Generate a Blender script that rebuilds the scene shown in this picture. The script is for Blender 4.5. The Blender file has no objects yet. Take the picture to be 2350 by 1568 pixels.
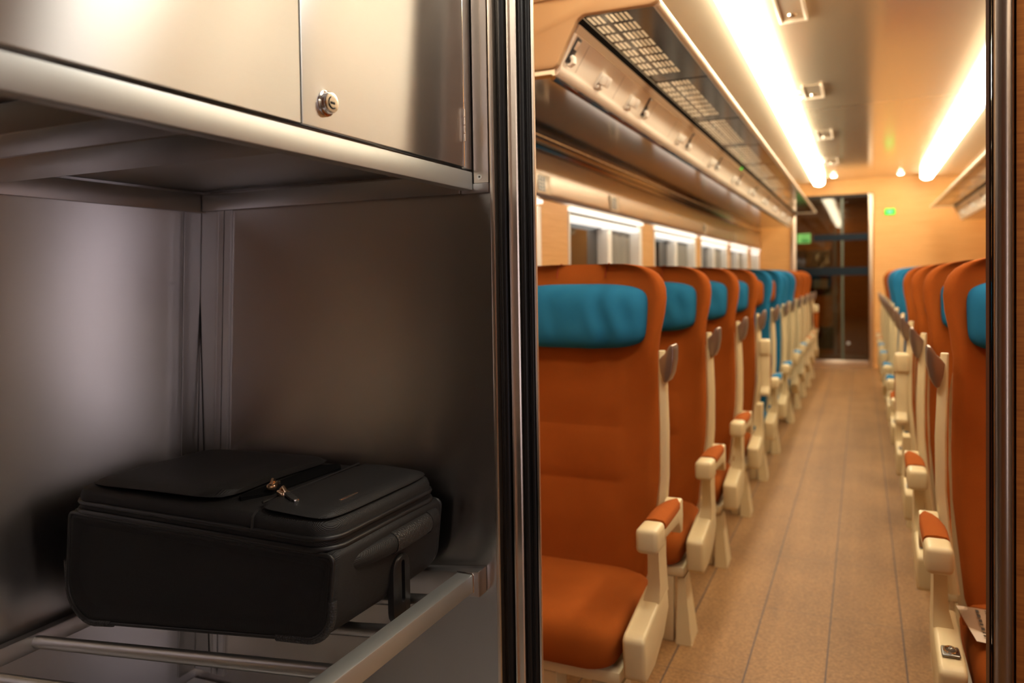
import bpy, bmesh, math, random
from math import sin, cos, pi, radians, sqrt
from mathutils import Vector, Matrix
random.seed(4)
S = bpy.context.scene
C = S.collection
DZ = 1.3            # camera height above the floor; helpers marked "c" take heights measured from the camera


# ------------------------------------------------------------------ helpers
def lin(r, g, b):
    f = lambda c: (c / 255 / 12.92) if c / 255 <= .04045 else ((c / 255 + .055) / 1.055) ** 2.4
    return (f(r), f(g), f(b), 1)


class MB:
    def __init__(s):
        s.v, s.f = [], []

    def add(s, vs, fs):
        n = len(s.v)
        s.v += [Vector(p) for p in vs]
        s.f += [tuple(i + n for i in f) for f in fs]
        return s

    def box(s, x0, x1, y0, y1, z0, z1, b=0, seg=2):
        if x0 > x1: x0, x1 = x1, x0
        if y0 > y1: y0, y1 = y1, y0
        if z0 > z1: z0, z1 = z1, z0
        vs = [(x, y, z) for x in (x0, x1) for y in (y0, y1) for z in (z0, z1)]
        fs = [(0, 1, 3, 2), (4, 6, 7, 5), (0, 4, 5, 1), (2, 3, 7, 6), (0, 2, 6, 4), (1, 5, 7, 3)]
        return s._bev(vs, fs, b, seg)

    def _bev(s, vs, fs, b, seg=2):
        if b <= 0:
            return s.add(vs, fs)
        bm = bmesh.new()
        V = [bm.verts.new(p) for p in vs]
        for f in fs: bm.faces.new([V[i] for i in f])
        bmesh.ops.recalc_face_normals(bm, faces=bm.faces)
        bmesh.ops.bevel(bm, geom=list(bm.edges), offset=b, segments=seg, profile=.5, affect='EDGES', clamp_overlap=True)
        bm.verts.index_update()
        s.add([v.co.copy() for v in bm.verts], [[v.index for v in f.verts] for f in bm.faces])
        bm.free()
        return s

    def prism(s, poly, axis, a0, a1, b=0, seg=2):
        """poly: 2-D outline; axis 'x' -> (y,z), 'y' -> (x,z), 'z' -> (x,y)"""
        n = len(poly)
        P = {'x': lambda p, a: (a, p[0], p[1]), 'y': lambda p, a: (p[0], a, p[1]), 'z': lambda p, a: (p[0], p[1], a)}[axis]
        vs = [P(p, a0) for p in poly] + [P(p, a1) for p in poly]
        fs = [tuple(range(n))[::-1], tuple(range(n, 2 * n))] + [(i, (i + 1) % n, n + (i + 1) % n, n + i) for i in range(n)]
        return s._bev(vs, fs, b, seg)

    def loft(s, rings, caps=True, close=True):
        n = len(rings[0]); base = []
        vs = [p for r in rings for p in r]; fs = []
        for k in range(len(rings) - 1):
            for i in range(n if close else n - 1):
                j = (i + 1) % n
                fs.append((k * n + i, k * n + j, (k + 1) * n + j, (k + 1) * n + i))
        if caps:
            fs.append(tuple(range(n))[::-1]); m = (len(rings) - 1) * n
            fs.append(tuple(range(m, m + n)))
        return s.add(vs, fs)

    def tube(s, path, r, seg=12, closed=False, caps=True, flat=1.0, up=None):
        path = [Vector(p) for p in path]; n = len(path); rings = []
        u = Vector(up) if up else None
        for i, p in enumerate(path):
            a = path[(i - 1) % n] if (closed or i > 0) else p
            c = path[(i + 1) % n] if (closed or i < n - 1) else p
            t = (c - a).normalized()
            if u is None:
                u = Vector((0, 0, 1)) if abs(t.z) < .9 else Vector((1, 0, 0))
            w = t.cross(u).normalized(); uu = w.cross(t).normalized()
            if not up: u = uu
            rr = r[i] if isinstance(r, (list, tuple)) else r
            rings.append([p + w * rr * cos(2 * pi * k / seg) + uu * rr * flat * sin(2 * pi * k / seg) for k in range(seg)])
        if closed: rings.append(rings[0])
        return s.loft(rings, caps=caps and not closed)

    def lathe(s, prof, origin, axis, seg=28):
        """prof: (radius, offset along axis)"""
        axis = Vector(axis).normalized(); o = Vector(origin)
        a = axis.orthogonal().normalized(); b = axis.cross(a)
        return s.loft([[o + axis * h + (a * cos(2 * pi * k / seg) + b * sin(2 * pi * k / seg)) * r for k in range(seg)] for r, h in prof])

    def xf(s, M, start=0):
        for i in range(start, len(s.v)): s.v[i] = M @ s.v[i]
        return s


def obj(name, mb, mat, parent=None, c=True, sharp=35, smooth=True):
    """one mesh object; vertices in world coordinates (heights from the camera when c), or local to parent when the parent is flagged local"""
    vs = [v.copy() for v in mb.v]
    root = parent
    while root is not None and root.parent is not None: root = root.parent
    if root is not None and root.get('_local'):
        off = Vector((0, 0, 0))
    else:
        if c:
            for v in vs: v.z += DZ
        if root is not None:
            off = root.location.copy()
        else:
            lo = [min(v[i] for v in vs) for i in range(3)]; hi = [max(v[i] for v in vs) for i in range(3)]
            off = Vector(((lo[0] + hi[0]) / 2, (lo[1] + hi[1]) / 2, lo[2]))
    me = bpy.data.meshes.new(name)
    me.from_pydata([v - off for v in vs], [], mb.f)
    me.validate()
    bm = bmesh.new(); bm.from_mesh(me)
    bmesh.ops.recalc_face_normals(bm, faces=bm.faces)
    bm.to_mesh(me); bm.free()
    if smooth:
        me.polygons.foreach_set('use_smooth', [True] * len(me.polygons))
        me.set_sharp_from_angle(angle=radians(sharp))
    me.materials.append(mat)
    o = bpy.data.objects.new(name, me)
    C.objects.link(o)
    if parent is not None:
        o.parent = parent
    else:
        o.location = off
    return o


def tag(o, label, cat, group=None):
    o['label'] = label; o['category'] = cat
    if group: o['group'] = group
    return o


def thing(name, label, cat, loc, group=None, local=False):
    o = bpy.data.objects.new(name, None); C.objects.link(o)
    o.location = (loc[0], loc[1], loc[2] + DZ)
    o.empty_display_size = .05
    tag(o, label, cat, group)
    if local: o['_local'] = 1
    return o


def struct(name, mb, mat, parent=None, **k):
    o = obj(name, mb, mat, parent, **k)
    if parent is None: o['kind'] = 'structure'
    return o


def sroot(name, loc):
    o = bpy.data.objects.new(name, None); C.objects.link(o)
    o.location = (loc[0], loc[1], loc[2] + DZ); o.empty_display_size = .05
    o['kind'] = 'structure'
    return o


# ------------------------------------------------------------------ materials
def mat(name, col, rough=.5, metal=0., spec=.5, emit=None, estr=0, aniso=0, coat=0, sheen=0):
    m = bpy.data.materials.new(name); m.use_nodes = True
    b = m.node_tree.nodes['Principled BSDF']
    b.inputs['Base Color'].default_value = col
    b.inputs['Roughness'].default_value = rough
    b.inputs['Metallic'].default_value = metal
    b.inputs['Specular IOR Level'].default_value = spec
    b.inputs['Anisotropic'].default_value = aniso
    b.inputs['Coat Weight'].default_value = coat
    if sheen:
        b.inputs['Sheen Weight'].default_value = sheen
        b.inputs['Sheen Roughness'].default_value = .5
        b.inputs['Sheen Tint'].default_value = col
    if emit:
        b.inputs['Emission Color'].default_value = emit
        b.inputs['Emission Strength'].default_value = estr
    return m


def nd(m, t, **k):
    n = m.node_tree.nodes.new(t)
    for a, v in k.items():
        if a in n.inputs: n.inputs[a].default_value = v
        else: setattr(n, a, v)
    return n


def lk(m, a, b): m.node_tree.links.new(a, b)


def bsdf(m): return m.node_tree.nodes['Principled BSDF']


def coords(m, scale=(1, 1, 1), kind='Object', rot=(0, 0, 0)):
    t = nd(m, 'ShaderNodeTexCoord'); mp = nd(m, 'ShaderNodeMapping')
    mp.inputs['Scale'].default_value = scale; mp.inputs['Rotation'].default_value = rot
    lk(m, t.outputs[kind], mp.inputs['Vector'])
    return mp.outputs['Vector']


def bump(m, height, strength=.2, dist=.002):
    b = nd(m, 'ShaderNodeBump'); b.inputs['Strength'].default_value = strength; b.inputs['Distance'].default_value = dist
    lk(m, height, b.inputs['Height']); lk(m, b.outputs['Normal'], bsdf(m).inputs['Normal'])
    return b


def ramp(m, fac, stops):
    r = nd(m, 'ShaderNodeValToRGB'); e = r.color_ramp.elements
    while len(e) < len(stops): e.new(.5)
    for i, (p, c) in enumerate(stops):
        e[i].position = p; e[i].color = c if len(c) == 4 else (*c, 1)
    lk(m, fac, r.inputs['Fac'])
    return r.outputs['Color']


def brushed(name, col, rough=.3, aniso=.75, grain=(12, 12, 900), vary=.006, tint=.006):
    m = mat(name, col, rough, 1.0, aniso=aniso)
    b = bsdf(m)
    t = nd(m, 'ShaderNodeCombineXYZ', X=.04, Y=.03, Z=1.0)      # reflections smear vertically, across the horizontal brushing
    lk(m, t.outputs['Vector'], b.inputs['Tangent'])
    v = coords(m, grain)
    n = nd(m, 'ShaderNodeTexNoise', Scale=1.0, Detail=3.0); lk(m, v, n.inputs['Vector'])
    mr = nd(m, 'ShaderNodeMapRange'); mr.inputs['To Min'].default_value = rough - vary; mr.inputs['To Max'].default_value = rough + vary
    lk(m, n.outputs['Fac'], mr.inputs['Value']); lk(m, mr.outputs['Result'], b.inputs['Roughness'])
    lo = tuple(c * (1 - tint) for c in col[:3]); hi = tuple(min(1, c * (1 + tint)) for c in col[:3])
    lk(m, ramp(m, n.outputs['Fac'], [(.3, lo), (.7, hi)]), b.inputs['Base Color'])
    return m


def fabric(name, col, dark, rough=.95, weave=900, sheen=.2, mott=3.0):
    m = mat(name, col, rough, spec=.15, sheen=sheen)
    v = coords(m)
    w1 = nd(m, 'ShaderNodeTexNoise', Scale=float(weave), Detail=2.0); lk(m, v, w1.inputs['Vector'])
    n2 = nd(m, 'ShaderNodeTexNoise', Scale=mott, Detail=4.0); lk(m, v, n2.inputs['Vector'])
    mx = nd(m, 'ShaderNodeMath', operation='MULTIPLY_ADD'); lk(m, w1.outputs['Fac'], mx.inputs[0]); mx.inputs[1].default_value = .55
    lk(m, n2.outputs['Fac'], mx.inputs[2])
    lk(m, ramp(m, mx.outputs[0], [(.45, dark), (1.0, col)]), bsdf(m).inputs['Base Color'])
    bump(m, w1.outputs['Fac'], .25, .001)
    return m


def wood(name, c1, c2, scale=(1.2, 1.2, 45), rough=.45, coat=.0):
    m = mat(name, c1, rough, spec=.35, coat=coat)
    v = coords(m, scale)
    n = nd(m, 'ShaderNodeTexNoise', Scale=1.6, Detail=6.0, Roughness=.62, Distortion=.6); lk(m, v, n.inputs['Vector'])
    n2 = nd(m, 'ShaderNodeTexNoise', Scale=5.5, Detail=3.0, Distortion=.3); lk(m, v, n2.inputs['Vector'])
    mx = nd(m, 'ShaderNodeMath', operation='MULTIPLY_ADD'); lk(m, n2.outputs['Fac'], mx.inputs[0]); mx.inputs[1].default_value = .5
    lk(m, n.outputs['Fac'], mx.inputs[2])
    lk(m, ramp(m, mx.outputs[0], [(.45, c2), (.95, c1)]), bsdf(m).inputs['Base Color'])
    return m


M = {}
M['steel'] = brushed('brushed_steel', (.76, .765, .755, 1), .38, 1.0)
M['steel_back'] = brushed('brushed_steel_wall', (.78, .755, .73, 1), .29, 1.0)
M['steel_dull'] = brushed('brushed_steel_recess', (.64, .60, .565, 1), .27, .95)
M['lip'] = mat('grey_satin_steel', (.55, .565, .55, 1), .46, .85)
M['satin'] = brushed('satin_steel', (.56, .54, .52, 1), .36, .3)
M['tube'] = mat('tube_steel', (.50, .48, .46, 1), .33, 1.0)
M['chrome'] = mat('bright_metal', (.78, .75, .70, 1), .14, 1.0)
M['jamb'] = brushed('jamb_aluminium', (.76, .65, .54, 1), .32, .2)
M['dark_jamb'] = brushed('dark_jamb_aluminium', (.40, .31, .23, 1), .26, .3)
M['rubber'] = mat('black_rubber', (.010, .009, .009, 1), .42, spec=.4)
M['black'] = mat('black_gap', (.004, .004, .004, 1), .9, spec=.1)
M['gold'] = mat('gilt_zip_metal', (.86, .62, .42, 1), .22, 1.0)
M['hole'] = mat('screw_recess', (.01, .008, .006, 1), .8)
M['orange'] = fabric('orange_fabric', lin(164, 86, 30), lin(134, 64, 16), sheen=.12)
M['blue'] = fabric('blue_fabric', lin(40, 118, 158), lin(20, 92, 134), sheen=.12)
M['cream'] = mat('cream_plastic', lin(212, 194, 152), .38, spec=.4)
M['bronze'] = mat('bronze_handle', (.34, .26, .215, 1), .28, .85)
M['greymetal'] = mat('latch_metal', (.25, .24, .22, 1), .3, 1.0)
M['valance'] = mat('champagne_panel', lin(240, 229, 212), .42, spec=.4)
M['endpanel'] = mat('beige_end_panel', lin(196, 164, 124), .5, spec=.3)
M['polished'] = mat('polished_brown_metal', (.22, .175, .15, 1), .12, 1.0)
M['bandmetal'] = mat('satin_wall_band', (.60, .50, .40, 1), .30, .9)
M['rim'] = mat('pale_rim', lin(238, 222, 196), .3, .2)
M['perf'] = mat('dark_shelf_panel', (.060, .044, .040, 1), .14, .6)
M['ceil'] = mat('polished_ceiling', (.74, .63, .48, 1), .15, .55)
M['cove'] = mat('lateral_ceiling', (.70, .62, .50, 1), .34, .6)
M['hatch'] = mat('hatch_frame', (.80, .72, .60, 1), .3, .4)
M['white'] = mat('white_paint', (.90, .89, .86, 1), .35)
M['curtain'] = mat('grey_curtain', (.30, .29, .26, 1), .8)
M['knob'] = mat('white_knob', lin(250, 246, 236), .3)
M['blackplate'] = mat('dark_plate', (.035, .04, .045, 1), .35)
M['led'] = mat('green_led', (.02, .4, .03, 1), .4, emit=(.01, 1, .05, 1), estr=1.3)
M['led_digit'] = mat('pale_led_digit', (.3, .8, .5, 1), .4, emit=(.30, 1, .55, 1), estr=1.4)
M['signgreen'] = mat('green_sticker', lin(120, 200, 120), .5, emit=lin(110, 200, 110), estr=.12)
M['bluefilm'] = mat('blue_glass_film', (.010, .018, .028, 1), .5, spec=.12)
M['winglow'] = mat('window_light_bar', (1, 1, 1, 1), .4, emit=(1, .95, .86, 1), estr=.85)  # emission put into the white window-top bars to make them bright
M['lamp'] = mat('warm_light_diffuser', (1, .95, .85, 1), .5, emit=(1, .865, .635, 1), estr=19)
M['spot'] = mat('warm_spot', (1, .95, .85, 1), .5, emit=(1, .88, .68, 1), estr=30)
M['wallwash'] = mat('wall_wash_diffuser', (1, 1, 1, 1), .5, emit=(1, .89, .77, 1), estr=8)
M['paper'] = mat('white_paper', lin(240, 226, 205), .7)
M['ink'] = mat('dark_print', lin(60, 48, 36), .7)
M['dark'] = mat('dark_backing', (.02, .018, .015, 1), .6)
M['wood'] = wood('light_oak_laminate', lin(232, 182, 118), lin(212, 156, 92))
M['wood_vest'] = wood('oak_laminate_panel', lin(190, 118, 48), lin(146, 82, 28), (1.5, 1.5, 60), .5)
M['vestgrey'] = mat('grey_laminate', (.34, .29, .245, 1), .5)
M['vestceil'] = mat('pale_vestibule_ceiling', (.70, .68, .63, 1), .6)
M['suitcase'] = None

# black woven nylon with a fine diagonal twill
m = mat('black_nylon', (.012, .011, .0105, 1), .55, spec=.35, sheen=.06)
v = coords(m, (620, 620, 620), rot=(.6, .5, .78))
w = nd(m, 'ShaderNodeTexWave', wave_type='BANDS', Scale=.33, Distortion=.0); lk(m, v, w.inputs['Vector'])
n = nd(m, 'ShaderNodeTexNoise', Scale=900.0, Detail=1.0); lk(m, coords(m), n.inputs['Vector'])
a = nd(m, 'ShaderNodeMath', operation='ADD'); lk(m, w.outputs['Fac'], a.inputs[0]); lk(m, n.outputs['Fac'], a.inputs[1])
bump(m, a.outputs[0], .5, .0008)
lk(m, ramp(m, w.outputs['Fac'], [(.2, (.008, .0075, .007)), (.9, (.02, .018, .017))]), bsdf(m).inputs['Base Color'])
M['nylon'] = m
M['piping'] = mat('black_piping', (.014, .013, .0125, 1), .42, spec=.45)
m = mat('ribbed_grip', (.03, .028, .026, 1), .4, spec=.5)
vv = coords(m, (1, 1, 1)); vo = nd(m, 'ShaderNodeTexVoronoi', Scale=230.0); lk(m, vv, vo.inputs['Vector']); bump(m, vo.outputs['Distance'], .8, .002)
M['grip'] = m

# floor: speckled tan covering, long seams along the aisle
m = mat('floor_covering', lin(150, 118, 84), .5, spec=.3)
v = coords(m)
n1 = nd(m, 'ShaderNodeTexNoise', Scale=95.0, Detail=4.0, Roughness=.7); lk(m, v, n1.inputs['Vector'])
n2 = nd(m, 'ShaderNodeTexNoise', Scale=3.0, Detail=3.0); lk(m, v, n2.inputs['Vector'])
n3 = nd(m, 'ShaderNodeTexNoise', Scale=1.0, Detail=2.0); lk(m, coords(m, (9, .4, 1)), n3.inputs['Vector'])
mm = nd(m, 'ShaderNodeMath', operation='MULTIPLY_ADD'); lk(m, n2.outputs['Fac'], mm.inputs[0]); mm.inputs[1].default_value = .30; lk(m, n1.outputs['Fac'], mm.inputs[2])
mm2 = nd(m, 'ShaderNodeMath', operation='MULTIPLY_ADD'); lk(m, n3.outputs['Fac'], mm2.inputs[0]); mm2.inputs[1].default_value = .35; lk(m, mm.outputs[0], mm2.inputs[2])
colr = ramp(m, mm2.outputs[0], [(.50, lin(98, 70, 44)), (.78, lin(136, 101, 64)), (1.0, lin(164, 125, 82))])
sx = nd(m, 'ShaderNodeSeparateXYZ'); lk(m, v, sx.inputs[0])
fr = nd(m, 'ShaderNodeMath', operation='MULTIPLY_ADD'); lk(m, sx.outputs['X'], fr.inputs[0]); fr.inputs[1].default_value = 1 / .24; fr.inputs[2].default_value = .27 + 40
fc = nd(m, 'ShaderNodeMath', operation='FRACT'); lk(m, fr.outputs[0], fc.inputs[0])
pg = nd(m, 'ShaderNodeMath', operation='LESS_THAN'); lk(m, fc.outputs[0], pg.inputs[0]); pg.inputs[1].default_value = .022
fy = nd(m, 'ShaderNodeMath', operation='MULTIPLY_ADD'); lk(m, sx.outputs['Y'], fy.inputs[0]); fy.inputs[1].default_value = 1 / .6; fy.inputs[2].default_value = 30.2
fyc = nd(m, 'ShaderNodeMath', operation='FRACT'); lk(m, fy.outputs[0], fyc.inputs[0])
pgy = nd(m, 'ShaderNodeMath', operation='LESS_THAN'); lk(m, fyc.outputs[0], pgy.inputs[0]); pgy.inputs[1].default_value = .004
mxx = nd(m, 'ShaderNodeMath', operation='MAXIMUM'); lk(m, pg.outputs[0], mxx.inputs[0]); lk(m, pgy.outputs[0], mxx.inputs[1])
mix = nd(m, 'ShaderNodeMix', data_type='RGBA'); lk(m, mxx.outputs[0], mix.inputs['Factor']); lk(m, colr, mix.inputs['A']); mix.inputs['B'].default_value = lin(86, 70, 64)
lk(m, mix.outputs['Result'], bsdf(m).inputs['Base Color'])
M['floor'] = m


def glassy(name, tint, refl=.10):
    m = bpy.data.materials.new(name); m.use_nodes = True
    nt = m.node_tree; nt.nodes.clear()
    o = nt.nodes.new('ShaderNodeOutputMaterial'); t = nt.nodes.new('ShaderNodeBsdfTransparent'); g = nt.nodes.new('ShaderNodeBsdfGlossy')
    mx = nt.nodes.new('ShaderNodeMixShader'); lw = nt.nodes.new('ShaderNodeFresnel'); lw.inputs['IOR'].default_value = 1.6
    t.inputs['Color'].default_value = tint; g.inputs['Roughness'].default_value = .02
    nt.links.new(lw.outputs[0], mx.inputs[0]); nt.links.new(t.outputs[0], mx.inputs[1]); nt.links.new(g.outputs[0], mx.inputs[2])
    nt.links.new(mx.outputs[0], o.inputs[0])
    return m


M['glass'] = glassy('tinted_door_glass', (.62, .58, .48, 1))
M['film'] = glassy('thin_clear_plastic', (.86, .80, .76, 1))
M['nightglass'] = mat('night_window_glass', (.010, .0085, .007, 1), .04, spec=.9)

# ------------------------------------------------------------------ saloon shell
LX, RX = -1.35, 1.50
YN, YF = 1.60, 11.5
CZ = 1.30
FZ = -1.30


def vx(z): return -1.6065 + .0547 * z          # the recess's outer wall leans in towards the top


struct('floor', MB().box(-2.0, 1.9, -2.2, 14.6, FZ - .05, FZ), M['floor'], smooth=False)

# lateral and centre ceiling
struct('ceiling', MB().box(-.46, .70, YN, YF, CZ, CZ + .04), M['ceil'], smooth=False)
lat = MB()
for sx_ in (0, 1):
    f = (lambda x: x) if sx_ == 0 else (lambda x: .24 - x)
    lat.prism([(f(-.455), CZ + .04), (f(-.455), CZ), (f(-.583), CZ), (f(-.585), 1.266), (f(-.90), 1.262), (f(-1.02), 1.20), (f(LX) - (.0 if sx_ == 0 else -.1), .84), (f(LX) - (.0 if sx_ == 0 else -.1), 1.34)], 'y', YN, YF)
struct('ceiling_sides', lat, M['cove'], smooth=False)

WIN = [(1.86, 3.25), (3.62, 5.02), (5.37, 6.85), (7.11, 8.61), (8.83, 10.25), (10.56, 11.46)]
WZ0, WZ1 = -.38, .36
w = MB()
w.box(LX - .12, LX, YN, YF, FZ, WZ0)
w.box(LX - .12, LX, YN, YF, WZ1, 1.3)
ys = [YN] + [y for p in WIN for y in p] + [YF]
for i in range(0, len(ys), 2):
    w.box(LX - .12, LX, ys[i], ys[i + 1], WZ0, WZ1)
struct('wall_left', w, M['wood'], smooth=False)
struct('wall_right', MB().box(RX, RX + .12, YN, YF, FZ, 1.3), M['wood'], smooth=False)

for i, (a, b_) in enumerate(WIN):
    r = sroot(f'window_{i + 1}', (LX - .03, (a + b_) / 2, WZ0))
    x0, x1 = LX - .10, LX + .006
    L = b_ - a
    mu0, mu1 = a + .53 * L, a + .59 * L
    # outer white surround: top bar, right post, thin left edge, sill
    obj('light_bar', MB().box(x0 + .03, x1 + .016, a + .004, b_ - .004, .343, .362, .005), M['winglow'], r)
    fr_ = MB().box(x0, x1 + .004, b_ - .075, b_ - .004, WZ0 + .03, .333, .004)
    fr_.box(x0, x1, a + .004, a + .022, WZ0 + .03, .333, .002)
    fr_.box(x0, x1 + .02, a + .004, b_ - .004, WZ0 + .002, WZ0 + .03, .004)
    obj('window_frame', fr_, M['white'], r)
    obj('blind_rail', MB().box(x0 + .035, x1 + .004, a + .024, b_ - .077, .293, .320, .007), M['winglow'], r)
    obj('mullion', MB().box(x0, x1 - .03, mu0, mu1, WZ0 + .03, .292, .004), M['white'], r)
    obj('pane', MB().box(x0 + .004, x0 + .010, a + .022, mu0, WZ0 + .03, .333), M['nightglass'], r, smooth=False)
    obj('pane', MB().box(x0 + .004, x0 + .010, mu1, b_ - .075, WZ0 + .03, .333), M['nightglass'], r, smooth=False)
    # drawn-aside pleated curtain
    cu = []
    ya, yb = mu1 + .012, b_ - .082
    for k in range(49):
        t = k / 48
        cu.append((x0 + .035 + .014 * sin(t * 2 * pi * 3.0 + .8) * (1 - .3 * t), ya + (yb - ya) * t))
    cb = [(x + .003, y) for x, y in cu]
    obj('curtain', MB().prism(cu + cb[::-1], 'z', WZ0 + .04, .29), M['curtain'], r, sharp=80)
    obj('blind_groove', MB().box(x0 + .03, x1 - .012, a + .023, b_ - .076, .3205, .3425), M['curtain'], r, smooth=False)

# metal band and shelf-to-wall trim over the windows
t1 = MB().prism([(LX + .002, .366), (LX + .02, .375), (LX + .026, .40), (LX + .014, .58), (LX + .002, .58)], 'y', YN + .02, YF - .02)
struct('trim_1', t1, M['bandmetal'], sharp=50)
t2 = MB().prism([(LX + .002, .582), (LX + .030, .584), (LX + .036, .598), (LX + .026, .612), (LX + .034, .624), (LX + .030, .648), (LX + .002, .648)], 'y', YN + .02, YF - .02)
struct('trim_2', t2, M['polished'], sharp=50)

# far wall with the door opening
w = MB()
w.box(-1.45, -.918, YF, YF + .06, FZ, 1.34)
w.box(.145, RX, YF, YF + .06, FZ, 1.34)
w.box(-.918, .145, YF, YF + .06, 1.10, 1.34)
struct('wall_far', w, M['wood'], smooth=False)
d2 = sroot('door_2', (-.39, YF, FZ))
obj('door_frame', MB().box(-.915, -.848, YF - .03, YF + .05, FZ, 1.095, .008), M['jamb'], d2)
obj('door_frame', MB().box(.085, .142, YF - .03, YF + .05, FZ, 1.095, .02, 3), M['jamb'], d2)
obj('threshold', MB().box(-.848, .085, YF - .03, YF + .05, FZ, FZ + .10, .006), M['jamb'], d2)
obj('header', MB().box(-.848, .085, YF - .025, YF + .05, 1.05, 1.095, .004), M['dark'], d2)
obj('glass_pane', MB().box(-.846, -.26, YF + .005, YF + .013, FZ + .10, 1.05), M['glass'], d2, smooth=False)
obj('glass_pane', MB().box(-.235, .083, YF + .016, YF + .024, FZ + .10, 1.05), M['glass'], d2, smooth=False)
obj('glass_edge', MB().box(-.262, -.232, YF + .002, YF + .026, FZ + .10, 1.05), mat('greenish_glass_edge', (.10, .13, .10, 1), .2), d2, smooth=False)
bb = MB().box(-.62, .083, YF + .001, YF + .004, .461, .553)
obj('blue_stripe', bb, M['bluefilm'], d2, smooth=False)
obj('blue_stripe', MB().box(-.845, .083, YF + .001, YF + .004, -.021, .093), M['bluefilm'], d2, smooth=False)
lk_ = MB().lathe([(.011, 0), (.02, 0), (.02, .006), (.011, .006), (.011, 0)], (-.174, YF + .012, -.963), (0, -1, 0), 20)
obj('lock_ring', lk_, M['white'], d2)
sg = obj('exit_sticker', MB().box(-.830, -.655, YF - .004, YF + .0005, .440, .576), M['signgreen'], None, smooth=False)
tag(sg, 'pale green sticker on the upper blue band of the far glass door', 'sign')
pic = MB().box(-.772, -.675, YF - .0055, YF - .0042, .452, .50).box(-.772, -.675, YF - .0055, YF - .0042, .54, .552)
obj('sticker_print', pic, mat('sticker_dark_green', lin(60, 150, 80), .5), sg, smooth=False)

# vestibule beyond the far door
vb = MB()
vb.box(-1.4, .9, 13.4, 13.46, FZ, 1.2)
vb.box(-1.46, -1.4, YF + .06, 13.46, FZ, 1.2)
vb.box(.5, .56, YF + .06, 13.4, FZ, 1.2)
struct('wall_far_vestibule', vb, M['wood_vest'], smooth=False)
struct('ceiling_far_vestibule', MB().box(-1.4, .5, YF + .06, 13.4, 1.14, 1.2), M['vestgrey'], smooth=False)
fl = thing('added_vestibule_light', 'added hidden light panel brightening the far vestibule behind the glass door', 'light', (-.4, 12.2, 1.11))
obj('light_panel', MB().box(-.9, .1, 12.0, 12.3, 1.125, 1.139), mat('added_light_diffuser', (1, 1, 1, 1), .5, emit=(1, .86, .62, 1), estr=9), fl, smooth=False)  # added out of sight to brighten the view through the far glass
d3 = sroot('door_3', (-.75, 13.38, FZ))
obj('door_window', MB().box(-.98, -.47, 13.385, 13.396, -.33, .37, .02), M['nightglass'], d3)
obj('window_gasket', MB().box(-1.0, -.45, 13.39, 13.398, -.35, .39, .03), M['rubber'], d3)
obj('notice', MB().box(-.72, -.50, 13.378, 13.384, -.23, -.085), mat('pale_notice', lin(150, 150, 130), .6), d3, smooth=False)
obj('kick_plate', MB().box(-1.1, -.40, 13.385, 13.398, -1.22, -.86), M['dark'], d3, smooth=False)
obj('door_stop', MB().box(-.42, -.36, 13.34, 13.398, FZ, 1.0, .006), M['vestgrey'], d3)

# green number display on the far wall
dsp = thing('number_display_sign', 'small glowing green number display on the far wood wall right of the door', 'display', (.346, YF - .02, .783))
obj('display_case', MB().box(.282, .412, YF - .018, YF - .001, .786, .874, .012), M['blackplate'], dsp)
obj('green_screen', MB().box(.287, .407, YF - .024, YF - .0185, .792, .868, .002), M['led'], dsp)
dg = MB()
for cx in (.325, .358):   # two pale digits
    dg.box(cx - .008, cx + .008, YF - .0265, YF - .0245, .842, .848)
    dg.box(cx - .008, cx + .008, YF - .0265, YF - .0245, .824, .830)
    dg.box(cx - .008, cx + .008, YF - .0265, YF - .0245, .806, .812)
    dg.box(cx + .005, cx + .009, YF - .0265, YF - .0245, .806, .848)
dg.box(.349, .353, YF - .0265, YF - .0245, .806, .848)
obj('digits', dg, M['led_digit'], dsp, smooth=False)

# ------------------------------------------------------------------ lights
for k, (xa, xb, side) in enumerate(((-.583, -.457, 'left'), (.697, .823, 'right'))):
    t = thing('ceiling_light', f'long glowing white light strip along the {side} side of the carriage ceiling', 'light', ((xa + xb) / 2, 6.4, 1.2), 'ceiling light strips')
    p = [(xa, 1.212), (xa + .03, 1.203), ((xa + xb) / 2, 1.198), (xb - .03, 1.205), (xb, 1.23), (xb, 1.296), (xa + (.05 if k == 0 else .07), 1.296)]
    if k == 1:
        p = [(.24 - x, z) for x, z in [(-.583, 1.212), (-.553, 1.203), (-.52, 1.198), (-.487, 1.205), (-.457, 1.23), (-.457, 1.285), (-.475, 1.285)]]
    else:
        p[-1] = (-.475, 1.285); p[-2] = (-.457, 1.285)
    obj('diffuser', MB().prism(p, 'y', 1.66, 11.2), M['lamp'], t)
    obj('end_cap', MB().prism(p, 'y', 11.203, 11.23), M['white'], t)
    obj('end_cap', MB().prism(p, 'y', 1.63, 1.657), M['white'], t)
for x, y, wh in ((-.425, 5.95, 'nearest of the three beside the left strip'), (-.425, 9.4, 'second of the three beside the left strip'),
                 (-.33, 10.9, 'last of the three beside the left strip, before the far door'), (.46, 11.1, 'alone beside the right strip, before the far wall')):
    t = thing('ceiling_spotlight', f'small round glowing spotlight, {wh}', 'light', (x, y, 1.288), 'ceiling spotlights')
    obj('lens', MB().lathe([(.001, -.014), (.02, -.013), (.032, -.006), (.034, 0), (.001, .004)], (x, y, 1.290), (0, 0, 1), 20), M['spot'], t)
    obj('ring', MB().lathe([(.0345, 0), (.0345, -.006), (.044, -.004), (.046, 0.006), (.0345, .006)], (x, y, 1.290), (0, 0, 1), 24), M['hatch'], t)
names_h = ['nearest the camera', 'second from the camera', 'third from the camera', 'fourth from the camera']
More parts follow.
